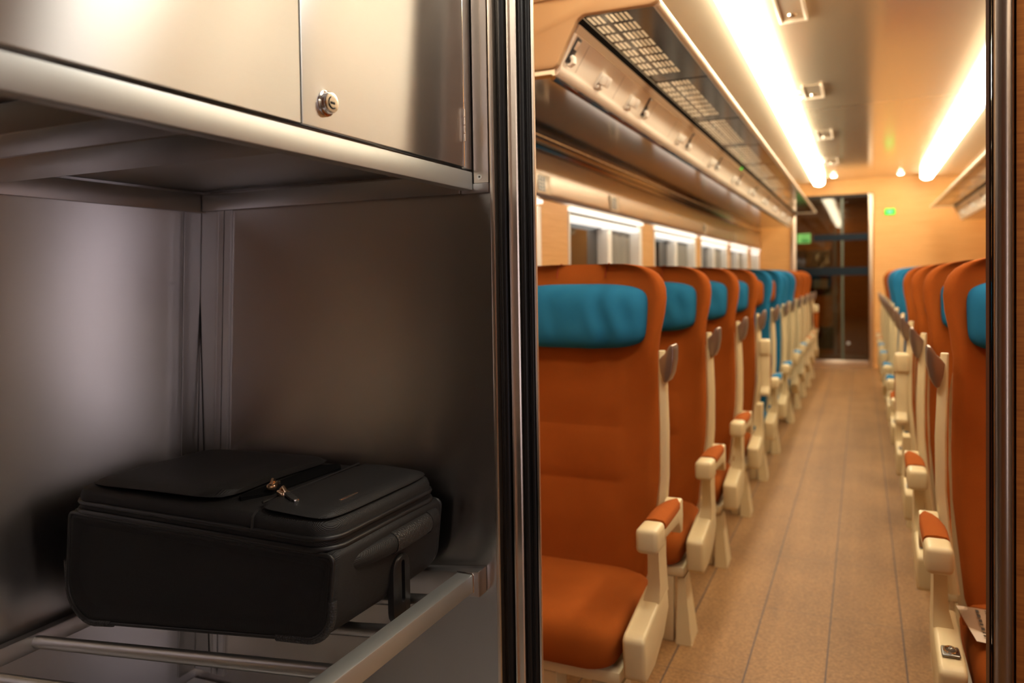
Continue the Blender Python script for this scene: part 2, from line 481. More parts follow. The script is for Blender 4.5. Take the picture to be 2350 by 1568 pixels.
for k in range(4):
    y0 = 4.16 + 1.86 * k
    t = thing('ceiling_hatch', f'small square framed hatch in the polished ceiling, {names_h[k]}', 'hatch', (-.31, y0 - .2, 1.27), 'ceiling hatches')
    f = MB().box(-.377, -.363, y0 - .40, y0, 1.284, 1.2985, .004).box(-.256, -.242, y0 - .40, y0, 1.284, 1.2985, .004).box(-.377, -.242, y0 - .012, y0 + .002, 1.284, 1.2985, .004)
    obj('raised_frame', f, M['hatch'], t)
    obj('cover', MB().box(-.362, -.257, y0 - .39, y0 - .013, 1.294, 1.2985), M['ceil'], t, smooth=False)
    obj('lock', MB().lathe([(.001, -.008), (.02, -.007), (.023, 0), (.001, .001)], (-.31, y0 - .10, 1.2935), (0, 0, 1), 18), M['chrome'], t)


# ------------------------------------------------------------------ overhead racks
def rack(side):
    f = (lambda x: x) if side < 0 else (lambda x: .24 - x)
    wall = LX if side < 0 else .24 - RX
    y0, y1 = 2.31, 11.0
    t = thing('overhead_rack', ('long overhead luggage rack with knobs and slotted shelf over the left seats' if side < 0
                                else 'overhead luggage rack over the right seats, its end by the far wall in view'), 'luggage rack', (f(-.95), (y0 + y1) / 2, .645), 'overhead luggage racks')
    PP = lambda pts: [(f(x), z) for x, z in pts]
    # slotted shelf: grid with real slots
    xs = [-.805]
    for k in range(3): xs += [-.7985 + k * .0165, -.7985 + k * .0165 + .0122]
    x = -.738
    for k in range(5): xs += [x + k * .0155, x + k * .0155 + .0112]
    xs += [-.575]
    holesx = set(range(1, len(xs) - 1, 2))
    yl = [y0 + .006]; hy = set()
    pan = 0; y = y0 + .01
    while y < y1 - .95:
        for k in range(8):
            a = y + .012 + k * .1
            yl += [a, a + .082]; hy.add(len(yl) - 2)
        y += .92; pan += 1
    yl.append(y1 - .01)
    mb = MB(); zt, zb = .832, .830
    nx, ny = len(xs), len(yl)
    for zz in (zb, zt):
        base = len(mb.v)
        vs = [(f(xx), yy, zz) for yy in yl for xx in xs]; fs = []
        for j in range(ny - 1):
            for i in range(nx - 1):
                if i in holesx and j in hy: continue
                fs.append((j * nx + i, j * nx + i + 1, (j + 1) * nx + i + 1, (j + 1) * nx + i))
        mb.add(vs, fs)
    obj('slotted_shelf', mb, M['perf'], t, smooth=False)
    sm0 = None
    for k in range(1, pan):
        if sm0 is None:
            sm0 = obj('shelf_seam', MB().box(f(-.80), f(-.578), y0 + .004 + .92 - .004, y0 + .004 + .92, .8285, .8297), M['black'], t, smooth=False)
        else:
            o2 = sm0.copy(); C.objects.link(o2); o2.parent = t; o2.location = (0, .92 * (k - 1), 0)
    # bright front rim
    obj('front_rim', MB().prism(PP([(-.5755, .826), (-.566, .822), (-.556, .826), (-.552, .836), (-.556, .848), (-.566, .852), (-.5755, .848)]), 'y', y0, y1), M['rim'], t, sharp=60)
    # valance, dark slot above it, floor of the rack
    va = PP([(-.897, .655), (-.888, .659), (-.880, .668), (-.8765, .680), (-.8755, .692), (-.822, .778), (-.830, .783), (-.900, .672)])
    obj('valance', MB().prism(va, 'y', y0, y1), M['valance'], t, sharp=50)
    obj('upper_fascia', MB().prism(PP([(-.826, .781), (-.812, .806), (-.83, .812), (-.838, .786)]), 'y', y0, y1), mat('beige_fascia', lin(190, 166, 138), .45), t)
    obj('dark_slot', MB().prism(PP([(-.822, .806), (-.806, .829), (-.84, .83), (-.85, .81)]), 'y', y0 + .004, y1), M['black'], t)
    obj('underside', MB().box(f(wall + .03), f(-.912), y0, y1, .6495, .662), M['polished'], t, smooth=False)
    obj('lower_rail', MB().prism(PP([(-.913, .643), (-.904, .640), (-.896, .646), (-.896, .656), (-.913, .656)]), 'y', y0, y1), M['polished'], t)
    # end panels
    end = PP([(-1.30, .672), (-.895, .672), (-.880, .680), (-.874, .692), (-.812, .812), (-.790, .826), (-.575, .822), (-.553, .832), (-.553, .865), (-.62, .93), (-1.30, .95)])
    obj('end_panel', MB().prism(end, 'y', y0 - .03, y0 - .002, .006), M['endpanel'], t)
    obj('end_panel_trim', MB().box(f(-1.29), f(-.66), y0 - .036, y0 - .0305, .888, .898), mat('tan_trim', lin(170, 140, 104), .5), t, smooth=False)
    obj('end_panel', MB().prism(PP([(-1.30, .66), (-.895, .66), (-.874, .692), (-.812, .812), (-.79, .826), (-.553, .822), (-.553, .855), (-.80, .875), (-1.30, .875)]), 'y', y1 + .002, y1 + .03, .006), M['rim'], t)
    # panel joints, knobs, switch plates on the valance
    nrm = Vector((.086 if side < 0 else -.086, 0, -.0535)).normalized()   # valance face direction
    up = Vector((.0535 if side < 0 else -.0535, 0, .086)).normalized()
    ctr = Vector((f(-.8515), 0, .731))
    jm = mat('joint_shadow_gap', (.25, .21, .17, 1), .7); jn = None
    for k in range(9):
        for yy in (2.44, 2.86):
            Y = yy + .92 * k
            if Y > y1 - .1: continue
            if jn is None:
                a = ctr + Vector((0, Y, 0)) + nrm * .0004
                q = MB().add([a - up * .046 + Vector((0, -.0015, 0)), a - up * .046 + Vector((0, .0015, 0)), a + up * .05 + Vector((0, .0015, 0)), a + up * .05 + Vector((0, -.0015, 0))], [(0, 1, 2, 3)])
                jn = obj('panel_joint', q, jm, t, smooth=False); jy = Y
            else:
                o2 = jn.copy(); C.objects.link(o2); o2.parent = t; o2.location = (0, Y - jy, 0)
    kn = None
    for Y in [2.66] + [3.045 + .92 * k for k in range(9)]:
        if Y > y1 - .1: continue
        b0 = ctr - up * .018 + Vector((0, Y, 0)) + nrm * .001
        if kn is None:
            q = MB()
            # squarish push latch: plate, cube-like body with a lip
            for (h0, h1, wy, w0, w1) in ((0, .006, .030, -.034, .030), (.006, .036, .022, -.012, .024), (.006, .016, .022, -.030, -.017)):
                s0 = len(q.v)
                q.box(-wy, wy, w0, w1, h0, h1, .005)
            Rm = Matrix((Vector((0, 1, 0)), up, nrm)).transposed().to_4x4()
            q.xf(Matrix.Translation(b0) @ Rm)
            kn = obj('push_latch', q, M['knob'], t); ky = Y
        else:
            o2 = kn.copy(); C.objects.link(o2); o2.parent = t; o2.location = (0, Y - ky, 0)
    pl = None
    for k in range(9):
        Y = 2.345 + .92 * k
        if Y > y1 - .2: continue
        if pl is None:
            q = MB().box(-.020, .020, -.035, .050, 0, .003, .001)
            Rm = Matrix((Vector((0, 1, 0)), up, nrm)).transposed().to_4x4()
            T = Matrix.Translation(ctr + Vector((0, Y, 0)) + nrm * .001) @ Rm
            q.xf(T); pl = obj('switch_plate', q, M['blackplate'], t)
            q = MB().box(-.012, .012, .012, .040, .0035, .006, .002).xf(T); p2 = obj('plate_icon', q, M['valance'], pl)
            q = MB().tube([(0, -.012, .004), (0, -.016, .016), (0, -.026, .020), (0, -.036, .016), (0, -.040, .005)], [.009, .010, .011, .008, .005], 10).xf(T); p3 = obj('hook', q, M['knob'], pl)
            py = Y
        else:
            o2 = pl.copy(); C.objects.link(o2); o2.parent = t; o2.location = (0, Y - py, 0)
            for ch in (p2, p3):
                o3 = ch.copy(); C.objects.link(o3); o3.parent = o2
    if side < 0:
        obj('indicator_light', MB().lathe([(.001, .006), (.008, .004), (.010, 0), (.001, -.001)], (f(-.815), 5.9, .797), nrm, 14), M['led'], t)
    return t


rack(-1)
rack(1)

# seat number plates on the metal band
plate_lbl = ['pale framed seat number plate at the end of the metal band beside the door post', 'pale framed seat number plate above the first fully visible window',
             'pale framed seat number plate above the pier beyond the second window', 'small pale seat number plate farthest along the metal band']
for k, Y in enumerate((3.225, 4.335, 7.17, 9.0)):
    t = thing('seat_number_sign', plate_lbl[k], 'sign', (LX + .03, Y, .385), 'seat number plates')
    xo = LX + .0275
    obj('plate', MB().box(xo, xo + .004, Y - .085, Y + .085, .388, .478, .0015), M['rim'], t)
    obj('plate_field', MB().box(xo + .0045, xo + .0055, Y - .068, Y + .02, .398, .466), M['blackplate'], t, smooth=False)
    gl = MB()
    for r_ in range(4):
        for c_ in range(2):
            gl.box(xo + .006, xo + .0066, Y - .056 + c_ * .036, Y - .044 + c_ * .036, .404 + r_ * .016, .410 + r_ * .016)
    obj('pictograms', gl, M['rim'], t, smooth=False)

# ------------------------------------------------------------------ seats (built around an origin on the floor)
def rr(cx, cy, hx, hy, r, z, n=6):
    out = []
    r = min(r, hx * .99, hy * .99)
    for qx, qy, a0 in ((1, 1, 0), (-1, 1, 90), (-1, -1, 180), (1, -1, 270)):
        for k in range(n):
            a = radians(a0 + 90 * k / (n - 1))
            out.append((cx + qx * (hx - r) + r * cos(a), cy + qy * (hy - r) + r * sin(a), z))
    return out


def yfront(z): return .075 + (z - .38) * .165


def seat_unit(t, s, ox, shell, pillow):
    """cushion, backrest, headrest of one place; ox = offset of the place's middle from the thing's origin"""
    mir = lambda vs: [(s * x, y, z) for x, y, z in vs]
    mb = MB()
    R = []
    for z, i in ((.272, .03), (.278, .012), (.30, .0), (.355, -.004), (.380, .004), (.396, .018), (.405, .04), (.410, .08)):
        R.append([(x + ox * s, y, zz) for x, y, zz in mir(rr(-.012, -.10, .277 - i, .225 - i, .075, z, 8))])
    # the top is slightly domed and sags at the rear
    mb.loft(R)
    obj('seat_cushion', mb, shell, t, sharp=60)
    # backrest shell with wings: rings in plan, from below the cushion top to the rounded crown
    mb = MB(); R = []
    keys = [(.36, .240), (.40, .252), (.55, .266), (.66, .276), (.80, .278), (.95, .274), (1.06, .272), (1.13, .281), (1.19, .292), (1.235, .295), (1.265, .291), (1.29, .280), (1.31, .262), (1.325, .238), (1.336, .205), (1.343, .16), (1.345, .10)]
    def half(z):
        for (z0, h0), (z1, h1) in zip(keys, keys[1:]):
            if z0 <= z <= z1: return h0 + (h1 - h0) * (z - z0) / (z1 - z0)
    zs_ = sorted(set([k[0] for k in keys] + [.46, .60, .652, .664, .70, .76, .812, .824, .828, .86, .90, 1.0]))
    N = 41
    SE = (.40, .658, .826, 1.06)
    for z in zs_:
        hw = half(z)
        wing = .012 + .066 * max(0, min(1, (z - .70) / .40)) ** 1.5 * (1 - .35 * max(0, (z - 1.24) / .105))
        top = max(0, (z - 1.27) / .075)
        y0 = yfront(z) + .012 * top
        bul = 0
        for a_, b_ in zip(SE, SE[1:]):
            if a_ <= z <= b_: bul = .011 * max(0, sin(pi * (z - a_) / (b_ - a_))) ** .45
        fr_, bk = [], []
        for k in range(N):
            u = -1 + 2 * k / (N - 1)
            e = max(0, (abs(u) - .42) / .58)
            sm = e ** 2.2
            x = u * hw
            pm = max(0, min(1, (.175 - abs(x)) / .02)); pm = pm * pm * (3 - 2 * pm)
            rd = .030 * max(0, (abs(u) - .9) / .1) ** 2
            fr_.append((x, y0 - bul * pm - wing * sm + rd, z))
            bk.append((x, y0 + .062 - wing * .72 * sm - rd, z))
        R.append([(s * x + ox * s, y, zz) for x, y, zz in fr_ + bk[::-1]])
    mb.loft(R)
    obj('backrest', mb, shell, t, sharp=60)
    # centre seams of the crown
    sm_ = MB()
    for x0 in (-.085, .085):
        path = []
        for z in (1.345, 1.349, 1.3475):
            pass
        sm_.tube([(s * x0 + ox * s, yfront(1.30) - .002, 1.30), (s * x0 + ox * s, yfront(1.335) + .006, 1.338), (s * x0 + ox * s, yfront(1.34) + .035, 1.3475), (s * x0 + ox * s, yfront(1.34) + .06, 1.34)], .0022, 6)
    obj('seam', sm_, M['seam_b'] if shell is M['blue'] else M['seam_o'], t)
    # headrest pillow, soft, gathered into folds
    mb = MB(); R = []
    nu, nv = 44, 64
    cz, hz, hw = 1.176, .104, .238
    ybase = yfront(cz) - .004
    for j in range(nv):
        v_ = -pi / 2 + pi * j / (nv - 1)
        ring = []
        for i in range(nu):
            a = 2 * pi * i / nu
            sp = lambda q, e: math.copysign(abs(q) ** e, q)
            # cross-section (y,z) around, narrowing towards the ends along x
            cv = sp(cos(v_), .60)
            yy = sp(cos(a), .85) * .070 * cv
            zz = sp(sin(a), .66) * hz * cv ** .62
            xx = sp(sin(v_), .62) * hw
            fold = .0060 * sin(xx * 78 + 5 * zz + ox * 5 + 1.2 * sin(zz * 30)) * (.25 + .75 * abs(sin(xx * 9 + 1))) * max(0, -math.copysign(1, yy)) * cv
            fold += .004 * sin(xx * 38 + 3) * max(0, -zz / hz) * (1 if yy < 0 else 0)
            ring.append((s * xx + ox * s, ybase + yy * (1 + .0 * zz) + fold - .02 + (.165 * zz), cz + zz))
        R.append(ring)
    mb.loft(R)
    obj('headrest', mb, pillow, t, sharp=80)
    # cream lower back shell
    mb = MB(); R = []
    for z, hw in ((.30, .22), (.34, .262), (.5, .275), (.75, .282), (.95, .280), (1.02, .27), (1.045, .25)):
        y0 = yfront(z) + .066
        wing = .015 + .085 * max(0, min(1, (z - .70) / .40)) ** 1.5
        a = []; b = []
        for k in range(15):
            u = -1 + 2 * k / 14
            e = max(0, (abs(u) - .55) / .45); sm = e * e * (3 - 2 * e)
            a.append((u * hw, y0 - wing * .72 * sm, z)); b.append((u * hw * .98, y0 + .018 - wing * .6 * sm - .012 * abs(u) ** 6, z))
        R.append([(s * x + ox * s, y, zz) for x, y, zz in a + b[::-1]])
    mb.loft(R)
    obj('back_shell', mb, M['cream'], t, sharp=60)


def build_seat(label, s, shell, pillow, group, double=False, raised=False):
    t = thing('train_seat', label, 'seat', (0, 0, -DZ), group, local=True)
    X = lambda x: s * x
    seat_unit(t, s, 0, shell, pillow)
    if double: seat_unit(t, s, -.56, shell, pillow)
    # tray under the cushion
    x0 = -.27 - (.56 if double else 0)
    obj('seat_frame', MB().box(X(x0), X(.275), -.285, .15, .232, .270, .012), M['cream'], t)
    # aisle-side trim up the edge of the back
    R = []
    for z, xa, w_ in ((.43, .268, .03), (.60, .288, .03), (.70, .296, .029), (.85, .296, .030), (.98, .291, .028), (1.05, .289, .024), (1.075, .288, .021)):
        yc = yfront(z) - .03 - (.045 if z > .9 else .045 * max(0, (z - .6) / .3))
        R.append([(X(xa + dx), yc + dy, z) for dx, dy in ((0, -.010), (.005, -.018), (w_ - .008, -.018), (w_ - .001, -.010), (w_ - .004, .012), (w_ - .008, .018), (.004, .018), (0, .012))])
    obj('side_trim', MB().loft(R), M['cream'], t, sharp=50)
    hk = [(.300, 1.052), (.309, 1.064), (.318, 1.072), (.327, 1.088), (.334, 1.098), (.341, 1.098), (.344, 1.086), (.343, 1.050), (.336, 1.012), (.326, .990), (.319, .984), (.312, .990), (.304, 1.018)]
    obj('grab_handle', MB().prism([(X(x + .001), z) for x, z in hk], 'y', .055, .125, .007, 3), M['bronze'], t, sharp=60)
    # armrest: hammer-shaped, padded top
    def arm(mb): return mb.xf(Matrix.Translation((0, .075, .60)) @ Matrix.Rotation(radians(-88), 4, 'X') @ Matrix.Translation((0, -.075, -.60))) if raised else mb
    body = MB().box(X(.309), X(.370), -.255, -.165, .578, .645, .014, 3)
    body.prism([(-.18, .624), (-.18, .594), (-.06, .588), (.015, .584), (.03, .570), (.042, .546), (.062, .546), (.072, .59), (.066, .645), (.045, .645), (-.01, .626)], 'x', X(.318), X(.366), .005)
    a_ = obj('armrest', arm(body), M['cream'], t)
    pd = MB(); R = []
    for y, xa, xb, h in ((-.164, .311, .369, .0), (-.155, .310, .3695, .0), (-.10, .310, .3695, .003), (-.05, .312, .369, .003), (-.005, .318, .368, .002), (.030, .328, .366, .001), (.048, .340, .362, .0)):
        zt = .6455 + h
        R.append([(X(xa), y, .624), (X(xa), y, zt - .008), (X(xa + .006), y, zt - .001), (X((xa + xb) / 2), y, zt + .002), (X(xb - .006), y, zt - .001), (X(xb), y, zt - .008), (X(xb), y, .624)])
    obj('arm_pad', arm(pd.loft(R)), shell, a_, sharp=60)
    # post and aisle-side skirt
    po = MB()
    R = []
    for z, xa, xb, ya, yb in ((.585, .316, .345, -.155, -.055), (.52, .314, .345, -.145, -.06), (.455, .311, .345, -.135, -.05), (.41, .300, .346, -.15, -.04)):
        R.append([(X(xa), ya, z), (X(xb), ya, z), (X(xb), yb, z), (X(xa), yb, z)])
    po.loft(R)
    po.prism([(-.312, .372), (-.295, .384), (-.14, .414), (-.05, .424), (-.035, .36), (-.10, .30), (-.20, .262), (-.285, .258), (-.303, .268)], 'x', X(.287), X(.347), .012, 3)
    obj('side_panel', po, M['cream'], t, sharp=50)
    if double:
        lt = obj('latch', MB().box(X(.297), X(.337), -.268, -.214, .3915, .3985, .0034, 3), M['greymetal'], t)
        obj('latch_ring', MB().tube([(X(.317) + .013 * cos(q), -.241 + .019 * sin(q), .3995) for q in [2 * pi * k / 20 for k in range(20)]], .0022, 6, closed=True), M['chrome'], lt)
    # pedestal legs
    for (xa, xb, xc, xd) in ((.246, .302, .250, .275), (.04, .095, .045, .09)):
        lg = MB().loft([[(X(xa), -.30, 0), (X(xb), -.30, 0), (X(xb - .004), -.17, 0), (X(xa), -.17, 0)],
                        [(X(xc), -.27, .228), (X(xd), -.27, .228), (X(xd), -.20, .228), (X(xc), -.20, .228)]])
        obj('leg', lg, M['cream'], t)
    br = MB().box(X(.196), X(.236), -.285, -.255, 0, .232, .004)
    obj('leg_plate', br, M['cream'], t)
    if double:
        lg = MB().loft([[(X(-.80), -.30, 0), (X(-.70), -.30, 0), (X(-.70), -.17, 0), (X(-.80), -.17, 0)], [(X(-.78), -.27, .228), (X(-.72), -.27, .228), (X(-.72), -.20, .228), (X(-.78), -.20, .228)]])
        obj('leg', lg, M['cream'], t)
    return t


M['seam_o'] = mat('orange_seam', lin(150, 56, 10), .9)
M['seam_b'] = mat('blue_seam', lin(8, 76, 104), .9)


def copy_tree(o, parent=None):
    c = o.copy(); C.objects.link(c); c.parent = parent
    for ch in list(o.children): copy_tree(ch, c)
    return c


ORD = ['first', 'second', 'third', 'fourth', 'fifth', 'sixth', 'seventh', 'eighth', 'ninth', 'tenth', 'last']
protos = {}
PITCH = .78
for side, cx, cy, nseat in (('left', -.85, 2.17, 11), ('right', .505, 2.30, 10)):
    for k in range(nseat):
        scheme = 'blue' if 4 <= k <= 7 else 'orange'
        away = k >= 6
        raised = (side == 'left' and k in (3, 10)) or (side == 'right' and k == 2)
        double = side == 'right'
        s = 1 if side == 'left' else -1
        if away: s = -s
        key = (s, scheme, double, raised)
        kind = 'double' if double else 'single'
        pil = 'orange' if scheme == 'blue' else 'blue'
        if away:
            lbl = f'{scheme} {kind} seat facing away, {ORD[k]} from the near door, {side} of aisle'
        else:
            lbl = f'{scheme} {kind} seat with {pil} headrest, {ORD[k]} from near door, {side} of aisle'
        if raised: lbl = lbl.replace(' seat ', ' seat with armrest up, ' if not away else ' seat, armrest up, ', 1)
        grp = f'seats along the {side} of the aisle'
        if key not in protos:
            protos[key] = build_seat(lbl, s, M[scheme], M[pil], grp, double, raised)
            o = protos[key]
        else:
            o = copy_tree(protos[key])
        o['label'] = lbl; o['group'] = grp; o['category'] = 'seat'
        o.location = (cx, cy + PITCH * k, 0)
        o.rotation_euler = (0, 0, pi if away else 0)

# printed leaflet in a clear plastic sleeve, lying on the first right seat
pk = thing('wrapped_leaflet', 'printed white leaflet in a crumpled clear plastic sleeve on the nearest right seat', 'leaflet', (.40, 2.15, -.885))
zc = -.8830
def sheet(poly, z, th, amp, seed, n=14):
    """a crumpled thin sheet over a quad"""
    rnd = random.Random(seed); ph = [rnd.uniform(0, 6) for _ in range(6)]
    vs, fs = [], []
    a, b, c, d = [Vector(p) for p in poly]
    for lay in (0, 1):
        for j in range(n + 1):
            for i in range(n + 1):
                u, v_ = i / n, j / n
                p = (a * (1 - u) + b * u) * (1 - v_) + (d * (1 - u) + c * u) * v_
                h = amp * (1 + .5 * sin(17 * p.x + ph[0] + 9 * p.y) + .5 * sin(31 * p.y + ph[1] - 13 * p.x) + .3 * sin(60 * p.x + 40 * p.y + ph[2]))
                vs.append((p.x, p.y, z + h + lay * th))
    m_ = (n + 1) ** 2
    for j in range(n):
        for i in range(n):
            q = j * (n + 1) + i
            fs.append((q, q + 1, q + n + 2, q + n + 1)); fs.append((m_ + q, m_ + q + n + 1, m_ + q + n + 2, m_ + q + 1))
    return MB().add(vs, fs)
pp = [(.245, 2.085, 0), (.46, 2.03, 0), (.47, 2.285, 0), (.222, 2.285, 0)]
obj('paper', sheet(pp, zc, .0006, .0022, 3), M['paper'], pk, sharp=80)
obj('plastic_sleeve', sheet([(.224, 2.160, 0), (.50, 1.985, 0), (.52, 2.285, 0), (.224, 2.288, 0)], zc + .001, .0005, .0045, 8), M['film'], pk, sharp=80)
tx = MB(); rnd = random.Random(5)
for i in range(9):
    x = .262 + i * .021
    y = 2.27 - rnd.random() * .01
    while y > 2.10:
        l = rnd.uniform(.006, .022)
        tx.add([(x, y, zc + .0095), (x + .0075, y - .001, zc + .0095), (x + .0075, y - l, zc + .0095), (x, y - l, zc + .0095)], [(0, 1, 2, 3)])
        y -= l + rnd.uniform(.004, .012)
obj('printed_text', tx, M['ink'], pk, smooth=False)

# ------------------------------------------------------------------ near partition, door posts
zt_ = 1.34
pw = MB()
pw.box(.2337, 1.62, 1.50, YN, FZ, zt_)
pw.box(-.738, .2337, 1.50, YN, .98, zt_)
struct('wall_partition', pw, M['wood_vest'], smooth=False)
struct('wall_near', MB().box(-1.47, -.745, 1.56, YN, FZ, zt_), M['wood'], smooth=False)
struct('added_trim_7', MB().box(.245, 1.55, 1.475, 1.499, .68, 1.015, .004), M['vestgrey'])  # unseen grey panel added to neutralise what the locker doors reflect
d1 = sroot('door_1', (-.25, 1.5, FZ))
# left post: silver edge, rubber, leaf edge, rubber, silver edge (profile in plan)
H0, H1 = FZ, .98
obj('silver_jamb', MB().box(-.7375, -.7260, 1.494, 1.558, H0, H1, .003), M['jamb'], d1)
g = MB().box(-.7262, -.6952, 1.512, 1.556, H0, H1, .003)
g.tube([(-.7105, 1.512, H0), (-.7105, 1.512, H1)], .010, 12)
obj('rubber_seal', g, M['rubber'], d1)
lf = MB().prism([(-.7000, 1.545), (-.6950, 1.500), (-.6925, 1.496), (-.6890, 1.495), (-.6880, 1.499), (-.6740, 1.496), (-.6712, 1.498), (-.6705, 1.504), (-.6850, 1.545)], 'z', H0, H1)
obj('door_leaf_edge', lf, M['jamb'], d1, sharp=30)
g = MB().prism([(-.6704, 1.506), (-.6374, 1.506), (-.6376, 1.512), (-.6840, 1.545), (-.6845, 1.545)], 'z', H0, H1)
g.tube([(-.6625, 1.507, H0), (-.6625, 1.507, H1)], .007, 12)
g.tube([(-.6460, 1.507, H0), (-.6460, 1.507, H1)], .0065, 12)
obj('rubber_seal', g, M['rubber'], d1)
obj('silver_jamb', MB().prism([(-.6373, 1.500), (-.6325, 1.4985), (-.6314, 1.5005), (-.6345, 1.5115), (-.6373, 1.5125)], 'z', H0, H1), M['jamb'], d1)
# right post
obj('dark_jamb', MB().prism([(.1898, 1.500), (.1948, 1.500), (.2060, 1.585), (.2020, 1.585)], 'z', H0, H1), M['dark_jamb'], d1)
obj('brush_seal', MB().prism([(.1952, 1.506), (.1988, 1.506), (.2090, 1.585), (.2062, 1.585)], 'z', H0, H1), M['rubber'], d1)
arc = [(.2095, 1.585)]
for k in range(25):
    a = pi - pi * k / 24
    arc.append((.2152 + .0162 * cos(a), 1.506 - .0155 * sin(a) ** .8))
arc += [(.2314, 1.585)]
obj('rounded_post', MB().prism(arc, 'z', H0, H1), M['dark_jamb'], d1, sharp=40)
obj('shadow_gap', MB().box(.2315, .2337, 1.512, 1.585, H0, H1), M['black'], d1, smooth=False)

# ------------------------------------------------------------------ luggage recess shell
wb = MB().prism([(vx(-1.3), -1.3), (vx(1.1), 1.1), (vx(1.1) - .04, 1.1), (vx(-1.3) - .04, -1.3)], 'y', .16, 1.54)
struct('wall_recess_back', wb, M['steel_back'], smooth=False)
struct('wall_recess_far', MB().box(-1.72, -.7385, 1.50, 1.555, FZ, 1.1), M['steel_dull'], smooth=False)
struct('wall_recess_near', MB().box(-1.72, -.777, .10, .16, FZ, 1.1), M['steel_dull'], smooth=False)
# corner profiles
c1 = MB().prism([(vx(-1.05) + .0015, -1.05), (vx(.19) + .0015, .19), (vx(.19) + .004, .19), (vx(-1.05) + .004, -1.05)], 'y', 1.441, 1.494)
struct('trim_3', c1, M['satin'], smooth=False)
c2 = MB()
def lean_strip(xa, xb, y0, y1, b=.0):   # a vertical strip that follows the lean of the corner
    z0, z1 = -1.05, .19
    dx0, dx1 = vx(z0) - vx(0), vx(z1) - vx(0)
    c2.add([(xa + dx0, y0, z0), (xb + dx0, y0, z0), (xb + dx0, y1, z0), (xa + dx0, y1, z0), (xa + dx1, y0, z1), (xb + dx1, y0, z1), (xb + dx1, y1, z1), (xa + dx1, y1, z1)],
           [(0, 3, 2, 1), (4, 5, 6, 7), (0, 1, 5, 4), (1, 2, 6, 5), (2, 3, 7, 6), (3, 0, 4, 7)])
lean_strip(-1.6040, -1.541, 1.4955, 1.4995)
lean_strip(-1.5405, -1.5385, 1.4900, 1.4995)
lean_strip(-1.5385, -1.5205, 1.4925, 1.4995)
lean_strip(-1.5175, -1.4975, 1.4925, 1.4995)
struct('trim_4', c2, M['satin'], smooth=False)
struct('trim_5', MB().box(-1.6075 + .001, -1.6045, 1.494, 1.4995, -1.0, .17), M['black'], smooth=False)
# filler strip beside the cabinet, with a countersunk screw
fs_ = MB().box(-.7745, -.7395, 1.4915, 1.4995, .212, .95)
fs_.box(-.757, -.7545, 1.4905, 1.4915, .30, .95)
sf = struct('trim_6', fs_, M['jamb'], smooth=False)
obj('screw', MB().lathe([(.001, .002), (.0058, .002), (.0062, 0), (.001, 0)], (-.760, 1.4914, .225), (0, -1, 0), 18), M['chrome'], sf)
obj('screw_recess', MB().lathe([(.0005, .0024), (.0022, .0024), (.0024, .0015), (.0005, .0015)], (-.760, 1.4914, .225), (0, -1, 0), 12), M['hole'], sf)
struct('wall_recess_plinth', MB().prism([(vx(-1.07) + .003, -1.075), (-.80, -1.04), (-.80, -1.29), (vx(-1.29) + .003, -1.29)], 'y', .165, 1.4945), M['steel'], smooth=False)

# ------------------------------------------------------------------ locker cabinet over the recess
FX = -.777
ck = thing('wall_locker', 'brushed steel locker cabinet with two doors over the open luggage shelf', 'cabinet', (-1.18, .85, .19))
cb_ = MB().box(-1.575, FX - .016, .165, 1.4895, .2435, 1.0)
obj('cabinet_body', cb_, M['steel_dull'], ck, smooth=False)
obj('bottom_lip', MB().box(FX - .028, FX, .165, 1.4893, .1965, .2365, .0022), M['lip'], ck)
obj('side_stile', MB().box(FX - .015, FX - .001, 1.4500, 1.4895, .2415, 1.0, .0015), M['steel'], ck)
dl = obj('door', MB().box(FX - .015, FX + .003, .168, .9245, .2425, 1.0, .0018), M['steel'], ck)
dr = obj('door', MB().box(FX - .015, FX + .003, .9275, 1.4470, .2425, 1.0, .0018), M['steel'], ck)
lo = (FX + .0031, .984, .284)
lk1 = obj('lock', MB().lathe([(.001, 0), (.0203, 0), (.0203, .0022), (.0180, .0036), (.0168, .0040), (.0168, .0105), (.0155, .0130), (.0095, .0134), (.001, .0132)], lo, (1, 0, 0), 40), M['chrome'], dr)
cr = MB().tube([Vector(lo) + Vector((.0136, .0092 * cos(a), .0092 * sin(a))) for a in [radians(115 + 140 * k / 12) for k in range(13)]], .0010, 6)
cr.tube([Vector(lo) + Vector((.0136, .0092 * cos(a), .0092 * sin(a))) for a in [radians(205 + 100 * k / 12) for k in range(13)]], .0012, 6)
obj('keyhole', cr.box(lo[0] + .0128, lo[0] + .0140, .984 - .0055, .984 + .0062, .2815, .2855, .0006), M['hole'], lk1)
hg = MB()
hg.tube([(FX + .002, 1.4485, .244), (FX + .002, 1.4485, 1.0)], .0016, 8)
obj('hinge_pin', hg, M['chrome'], dr)
hk_ = MB()
for k in range(4):
    z0 = .297 + k * .0175
    hk_.tube([(FX + .0035, 1.4485, z0), (FX + .0035, 1.4485, z0 + .0160)], .0036, 12)
obj('hinge', hk_, M['jamb'], dr)
# underside: recessed panel, flanges and cross channels
un = MB()
un.box(-1.590, -1.5765, .165, 1.4993, .1875, .2345, .0015)           # back flange
un.box(-1.575, FX - .03, 1.4815, 1.4895, .1905, .2325, .0015)           # flange along the far wall
obj('underside_flange', un, M['satin'], ck)
obj('flange_end', MB().box(FX - .03, -.7405, 1.4915, 1.4993, .1905, .2112, .001), M['satin'], ck)
obj('cross_channel', MB().box(-1.5755, FX - .0285, .628, .738, .1985, .2400, .002), M['satin'], ck)
obj('cross_channel', MB().box(-1.5755, FX - .0285, .745, .915, .1985, .2400, .002), M['satin'], ck)
obj('underside_panel', MB().box(-1.576, FX - .029, .166, 1.489, .2405, .2432), M['steel'], ck, smooth=False)

